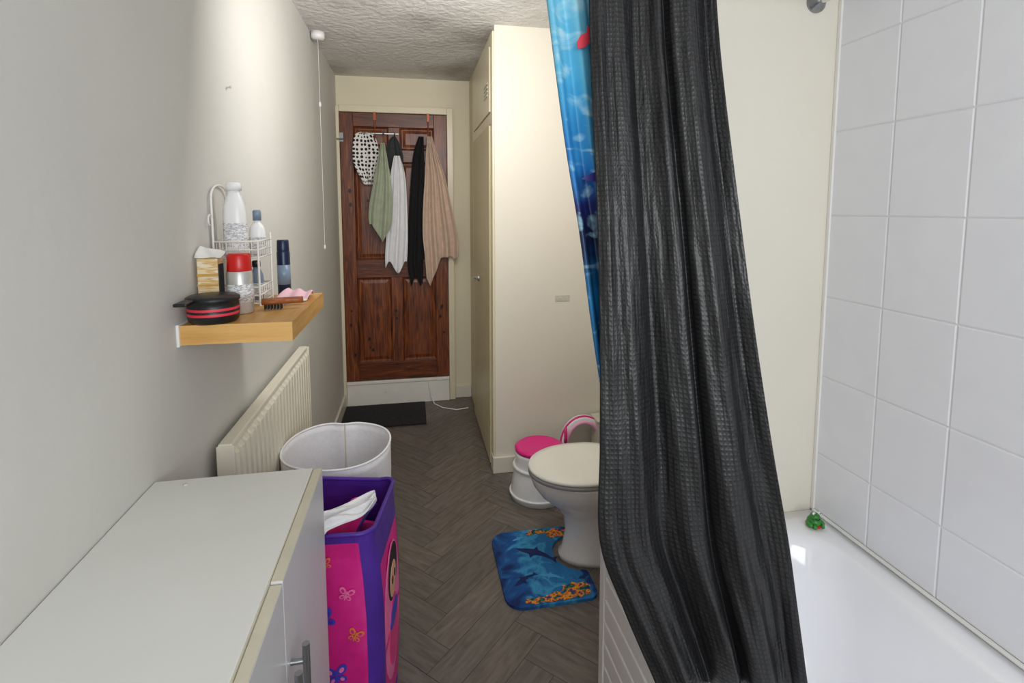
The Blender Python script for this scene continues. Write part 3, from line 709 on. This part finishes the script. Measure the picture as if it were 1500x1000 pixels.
# ------------------------------------------------------------------ toilet
def toilet():
    cy = 2.06; P = []
    def egg(z, xf, xb, ry, n=48, k=.0):
        o = []; cx = xf+(xb-xf)*.52
        for i in range(n):
            a = 2*PI*i/n; c, s = math.cos(a), math.sin(a)
            if c < 0: x = cx+(cx-xf)*c; y = ry*s
            else:
                x = cx+(xb-cx)*math.copysign(abs(c)**.7, c); y = ry*math.copysign(abs(s)**.8, s)
            o.append((x, cy+y, z))
        return o
    R = [egg(0, .60, 1.03, .115), egg(.02, .60, 1.03, .115), egg(.035, .615, 1.02, .105), egg(.12, .63, 1.0, .092), egg(.19, .62, .99, .095), egg(.24, .58, .98, .12), egg(.29, .52, .97, .15), egg(.34, .485, .96, .172), egg(.375, .475, .96, .178), egg(.386, .474, .96, .179)]
    P.append(loft('pan', R, 'pan'))
    P.append(loft('seat', [egg(.387, .470, .90, .180), egg(.390, .466, .90, .184), egg(.403, .466, .90, .184), egg(.406, .470, .90, .180)], 'seat_grey'))
    P.append(loft('lid', [egg(.4075, .469, .905, .182), egg(.409, .466, .905, .185), egg(.417, .466, .905, .185), egg(.423, .472, .90, .179), egg(.427, .51, .87, .147), egg(.428, .62, .75, .04)], 'lid'))
    P.append(tube('hinge', [(.915, cy-.09, .415), (.915, cy+.09, .415)], .011, 'seat_grey'))
    P.append(loft('pan_shelf', [rrect(.90, 1.06, cy-.12, cy+.12, .30, .03), rrect(.90, 1.06, cy-.16, cy+.16, .385, .03)], 'pan'))
    R = [rrect(1.06, 1.235, cy-.19, cy+.19, .40, .03), rrect(1.04, 1.24, cy-.215, cy+.215, .74, .04)]
    P.append(loft('cistern', R, 'pan', smooth=False, bevel=.004))
    P.append(loft('cistern_lid', [rrect(1.03, 1.245, cy-.225, cy+.225, .741, .04), rrect(1.03, 1.245, cy-.225, cy+.225, .765, .04), rrect(1.045, 1.235, cy-.21, cy+.21, .775, .04)], 'pan', smooth=False, bevel=.003))
    P.append(box('cistern_neck', 1.0, 1.14, cy-.10, cy+.10, .33, .402, 'pan', .01))
    P.append(tube('flush_lever', [(1.035, cy-.15, .69), (1.0, cy-.15, .69), (1.0, cy-.08, .68)], .006, 'chrome'))
    return group('toilet', P)
toilet()

def potty():
    cx, cy = .635, 2.56
    P = [loft('potty_body', [ell(cx, cy, 0.001, .15, .14), ell(cx, cy, .03, .152, .142), ell(cx, cy, .12, .138, .13), ell(cx, cy, .20, .125, .118), ell(cx, cy, .235, .13, .122), ell(cx, cy, .25, .125, .118)], 'plastic_white', cap1=True)]
    P.append(loft('potty_lid', [ell(cx, cy, .25, .128, .12), ell(cx, cy, .265, .13, .122), ell(cx, cy, .275, .115, .108), ell(cx, cy, .268, .09, .085), ell(cx, cy, .262, .05, .05)], 'magenta'))
    P.append(tube('grip_band', ell(cx, cy, .17, .133, .126), .008, 'plastic_white', cyclic=True))
    P.append(tube('foot_band', ell(cx, cy, .03, .153, .143), .006, 'plastic_white', cyclic=True))
    return group('pink_potty', P)
potty()
def ringseat():
    P = []
    cx, cy, cz = .94, 2.745, .170
    def arc(r, rz, y): return [(cx+r*math.cos(a), y+.02*math.sin(a), cz+rz*math.sin(a)) for a in [2*PI*i/40 for i in range(40)]]
    P.append(tube('seat_ring', arc(.115, .135, cy), .026, 'plastic_white', cyclic=True))
    P.append(tube('seat_ring_pad', arc(.105, .125, cy-.025), .012, 'palepinkplastic', cyclic=True))
    P.append(tube('seat_ring_edge', arc(.138, .156, cy-.012), .006, 'magenta', cyclic=True))
    P.append(tube('seat_handle', [(cx-.115, cy-.03, cz+.03), (cx-.125, cy-.07, cz+.07), (cx-.115, cy-.03, cz+.11)], .009, 'magenta'))
    return group('child_toilet_trainer_seat', P)
ringseat()
group('pipe_boxing', [box('boxing_panel', 1.01, XR, 2.70, 2.81, 0.0, .30, 'sticker', .003), box('boxing_cap', 1.005, XR, 2.695, 2.812, .30, .315, 'sticker', .003)])

def toilet_mat():
    x0, x1, y0, y1 = .325, .69, 1.785, 2.25
    pts = []
    def arc(cx, cy, r, a0, a1, n=10):
        for i in range(n+1):
            a = a0+(a1-a0)*i/n; pts.append((cx+r*math.cos(a), cy+r*math.sin(a)))
    r = .07
    arc(x0+r, y0+r, r, PI, 1.5*PI); arc(x1-r*.6, y0+r*.6, r*.6, 1.5*PI, 2*PI)
    arc(x1-.02, 1.925, .02, 0, PI/2)
    arc(.70, 2.06, .125, 1.5*PI-.35, PI*.5+.35, 18)
    arc(x1-.02, 2.195, .02, -PI/2, 0)
    arc(x1-r*.6, y1-r*.6, r*.6, 0, PI/2); arc(x0+r, y1-r, r, PI/2, PI)
    P = [flat_shape('mat_pile', pts, (0, 0, .0), (1, 0, 0), (0, 1, 0), 'matblue', .012)]
    def dol(cx, cy, s, rot, m, k=1):
        o = [(-1, .05), (-.8, .12), (-.5, .22), (-.15, .28), (-.05, .5), (.1, .27), (.5, .14), (.85, -.05), (1.1, .12), (1.05, -.1), (1.15, -.35), (.85, -.18), (.4, -.08), (0, -.12), (-.15, -.4), (-.28, -.14), (-.7, -.08)]
        q = [(s*(a*math.cos(rot)-b*math.sin(rot)), s*(a*math.sin(rot)+b*math.cos(rot))) for a, b in o]
        P.append(flat_shape('dolphin_print', q, (cx, cy, .012+.0004*k), (1, 0, 0), (0, 1, 0), m, .0006))
    dol(.50, 2.08, .09, -.5, 'dolphin'); dol(.42, 1.93, .055, .6, 'dolphin', 2); dol(.53, 1.93, .05, -.3, 'dolphin_l', 2); dol(.45, 2.19, .035, .3, 'dolphin_l', 2)
    def blob(cx, cy, rx, ry, seed, m='coral'):
        rnd = random.Random(seed); n = 26; q = []
        for i in range(n):
            a = 2*PI*i/n; f = rnd.uniform(.7, 1.1); q.append((rx*f*math.cos(a), ry*f*math.sin(a)))
        P.append(flat_shape('coral_print', q, (cx, cy, .0122+.0002*seed), (1, 0, 0), (0, 1, 0), m, .0006))
    blob(.625, 2.205, .055, .036, 1); blob(.54, 2.225, .055, .02, 2); blob(.615, 1.84, .065, .045, 3); blob(.53, 1.815, .065, .025, 4); blob(.44, 1.81, .05, .016, 5)
    return group('ocean_toilet_mat', P)
toilet_mat()

group('wall_label', [box('label_plate', .79, .875, YC-.0025, YC, 0.985, 1.02, 'sticker', .0005), box('label_tear', .80, .83, YC-.004, YC-.0025, .99, 1.01, 'sticker', .0003)])

# ------------------------------------------------------------------ bath
def bath():
    x0, x1, y0, y1, zt = .53, XR-.001, -.42, 1.383, .548
    K = 10
    rings = [rrect(x0, x1, y0, y1, zt-.035, .006, K), rrect(x0, x1, y0, y1, zt-.008, .006, K), rrect(x0+.006, x1-.004, y0+.006, y1-.004, zt, .01, K),
             rrect(x0+.055, x1-.062, y0+.09, y1-.085, zt-.001, .13, K), rrect(x0+.066, x1-.072, y0+.10, y1-.097, zt-.008, .135, K),
             rrect(x0+.076, x1-.082, y0+.115, y1-.11, zt-.03, .14, K), rrect(x0+.085, x1-.092, y0+.14, y1-.13, zt-.12, .15, K),
             rrect(x0+.105, x1-.11, y0+.19, y1-.165, zt-.26, .15, K), rrect(x0+.13, x1-.135, y0+.23, y1-.20, zt-.35, .14, K),
             rrect(x0+.18, x1-.18, y0+.29, y1-.25, zt-.39, .11, K)]
    tub = loft('tub_shell', rings, 'tub', smooth=True, cap0=False)
    P = [tub]
    P.append(box('panel_back', x0+.018, x0+.028, y0, y1, 0, zt-.03, 'white'))
    n = 7; h = (zt-.035-.02)/n
    for i in range(n):
        P.append(box('panel_board', x0+.004, x0+.018, y0, y1-.035, .02+i*h+.004, .02+(i+1)*h-.002, 'white', .004))
    P.append(box('panel_plinth', x0+.008, x0+.018, y0, y1, 0, .02, 'white'))
    P.append(box('panel_corner_post', x0+.001, x0+.03, y1-.035, y1, 0, zt-.035, 'white', .003))
    P.append(lathe('plug_ring', .89, .1, zt-.3899, [(0, 0), (.03, 0), (.026, .004), (0, .003)], 'chrome'))
    return group('bathtub', P)
bath()
box('trim_2', XR-.012, XR, -.42, 1.372, .5485, .556, 'white', .003)

def frog():
    x, y, z = 1.185, 1.30, .549; P = []
    def ball(n, cx, cy, cz, rx, ry, rz, m):
        P.append(loft(n, [ell(cx, cy, cz-rz*math.cos(PI*i/10), max(rx*math.sin(PI*i/10), 1e-4), max(ry*math.sin(PI*i/10), 1e-4), 16) for i in range(11)], m))
    ball('body', x, y, z+.016, .019, .021, .0155, 'green'); ball('head', x-.003, y-.006, z+.034, .015, .014, .011, 'green')
    ball('base_ring', x, y, z+.006, .023, .024, .006, 'frogred')
    for s in (-1, 1):
        ball('eye', x+.009*s, y-.008, z+.044, .0045, .0045, .0045, 'plastic_white'); ball('pupil', x+.009*s, y-.0118, z+.0445, .002, .0015, .002, 'black')
        ball('leg', x+.02*s, y-.005, z+.01, .008, .013, .009, 'green'); ball('arm', x+.013*s, y-.02, z+.008, .005, .007, .007, 'green')
    P.append(tube('mouth', [(x-.012, y-.0185, z+.033), (x-.003, y-.0215, z+.030), (x+.007, y-.0185, z+.033)], .001, 'black'))
    return group('toy_frog', P)
frog()

# ------------------------------------------------------------------ curtains + rail
Lb = [(.335, 1.00, 2.085), (.338, .998, 1.99), (.342, .985, 1.79), (.347, .95, 1.50), (.350, .934, 1.282), (.3455, .912, 1.06), (.3425, .896, .876), (.385, .875, .745), (.4436, .8506, .601), (.455, .845, .565)]
Rb = [(.568, .965, 2.085), (.577, .955, 1.99), (.592, .938, 1.79), (.621, .904, 1.50), (.645, .879, 1.282), (.675, .854, 1.06), (.701, .828, .876), (.716, .812, .745), (.733, .797, .601), (.738, .795, .565)]
def fold_b(s, t):
    k = .7+.5*t
    f = .015*math.sin(2*PI*1.7*s+.3+.5*t)*k
    f += .007*math.sin(2*PI*3.9*s+1.6*t+1)*k
    c = .58+.03*math.sin(3*t); f += -.038*math.exp(-((s-c)/.028)**2)*(.35+.65*t)
    c2 = .30+.10*t; f += -.014*math.exp(-((s-c2)/.05)**2)*(.2+.8*t)
    w = max(0, min(1, (t-.50)*3))
    f += w*.004*math.sin(19*t+9*s+2*math.sin(6*s)) + w*.003*math.sin(-16*t+15*s)
    f += .003*math.sin(2*PI*9*s+4*math.sin(5*t))*(.3+.7*t)
    return f*min(1, s*12+.15)*min(1, (1-s)*12+.15)
bc = sheet('black_waffle_layer', Lb, Rb, fold_b, 'waffle', 160, 200, normal=(-.15, -1, 0), solid=.0015, wscale=.44)
La = [(.226, 1.06, 2.085), (.262, 1.063, 1.99), (.285, 1.045, 1.80), (.306, 1.03, 1.63), (.330, 1.01, 1.46), (.350, .995, 1.29), (.368, .98, 1.15), (.40, .97, .95)]
Ra = [(.52, 1.045, 2.085), (.54, 1.04, 1.95), (.55, 1.03, 1.8), (.56, 1.02, 1.6), (.57, 1.01, 1.45), (.58, .99, 1.3), (.59, .98, 1.15), (.60, .97, .95)]
oc = sheet('ocean_print_layer', La, Ra, lambda s, t: .010*math.sin(2*PI*5*s+.8*t+.4)+.003*math.sin(2*PI*11*s), 'ocean', 90, 100, normal=(0, -1, 0), solid=.0015)
def printed(name, pts, cx, cy, cz, s, rot, m):
    q = [(s*(a*math.cos(rot)-b*math.sin(rot)), s*(a*math.sin(rot)+b*math.cos(rot))) for a, b in pts]
    return flat_shape(name, q, (cx, cy, cz), (1, -.02, 0), (0, 0, 1), m)
fish = [(-1, 0), (-.6, .4), (0, .5), (.5, .25), (1, .55), (.85, 0), (1, -.5), (.5, -.25), (0, -.45), (-.6, -.35)]
dolp = [(-1, .05), (-.8, .12), (-.5, .22), (-.15, .28), (-.05, .5), (.1, .27), (.5, .14), (.85, -.05), (1.1, .12), (1.05, -.1), (1.15, -.35), (.85, -.18), (.4, -.08), (0, -.12), (-.15, -.4), (-.28, -.14), (-.7, -.08)]
group('shower_curtain', [bc, oc, printed('fish_print', fish, .342, 1.020, 1.845, .024, .9, 'stripe_red'), printed('dolphin_print', dolp, .378, 1.006, 1.575, .045, .15, 'dolphin_p'), printed('dolphin_print', dolp, .388, .996, 1.44, .042, 1.3, 'dolphin')])
rail = [(1.167, 1.384, 2.11), (1.165, 1.33, 2.108), (1.12, 1.20, 2.108), (.98, 1.08, 2.108), (.75, 1.0, 2.108), (.5, .99, 2.108), (.3, 1.02, 2.108), (.16, 1.04, 2.108)]
RP = [tube('rail_tube', rail, .012, 'chrome'), lathe('wall_flange', 0, 0, 0, [(0, 0), (.03, 0), (.03, .006), (.016, .016), (.014, .03), (0, .03)], 'steel'),
      tube('ceiling_stay', [(.16, 1.04, 2.108), (.16, 1.04, ZC)], .008, 'chrome')]
RP[1].rotation_euler = (PI/2, 0, 0); RP[1].location = (1.167, 1.385, 2.11)
for i in range(9):
    x = .25+.035*i
    RP.append(tube('curtain_ring', [(x, 1.005+.018*math.cos(a), 2.10+.02*math.sin(a)) for a in [2*PI*k/14 for k in range(14)]], .002, 'chrome', cyclic=True))
group('shower_rail', RP)

# ------------------------------------------------------------------ lights
def area(name, loc, rot, sx, sy, power, col=(1, 1, 1)):
    l = bpy.data.lights.new(name, 'AREA'); l.shape = 'RECTANGLE'; l.size = sx; l.size_y = sy; l.energy = power; l.color = col
    o = bpy.data.objects.new(name, l); o.location = loc; o.rotation_euler = rot; S.collection.objects.link(o); return o
area('window_daylight', ((wx0+wx1)/2, YB+.02, (wz0+wz1)/2), (PI/2, 0, 0), 1.25, 1.05, 26, (.96, .985, 1.0))
group('added_ceiling_rose', [lathe('fill_rose', .3, 1.75, ZC-.02, [(0, 0), (.04, 0), (.05, .02), (0, .02)], 'plastic_white')])  # unseen rose, added to go with the corridor fill; no real fitting
# soft fill added out of view, further back so the falloff along the corridor is gentle
area('corridor_fill', (0.28, 1.72, ZC-.30), (math.radians(74), 0, math.radians(12)), .75, .5, 15, (1, .975, .94))
W = bpy.data.worlds.new('World'); S.world = W; W.use_nodes = True
W.node_tree.nodes['Background'].inputs[0].default_value = (.8, .9, 1, 1); W.node_tree.nodes['Background'].inputs[1].default_value = 1.0

# ------------------------------------------------------------------ camera
cam = bpy.data.cameras.new('camera'); co = bpy.data.objects.new('camera', cam); S.collection.objects.link(co)
co.location = (0, 0, 1.51); co.rotation_euler = (math.radians(90-5.4), 0, math.radians(-10.8))
cam.sensor_width = 36; cam.lens = 760/1500*36; cam.shift_y = -122/1500; cam.clip_start = .02
S.camera = co
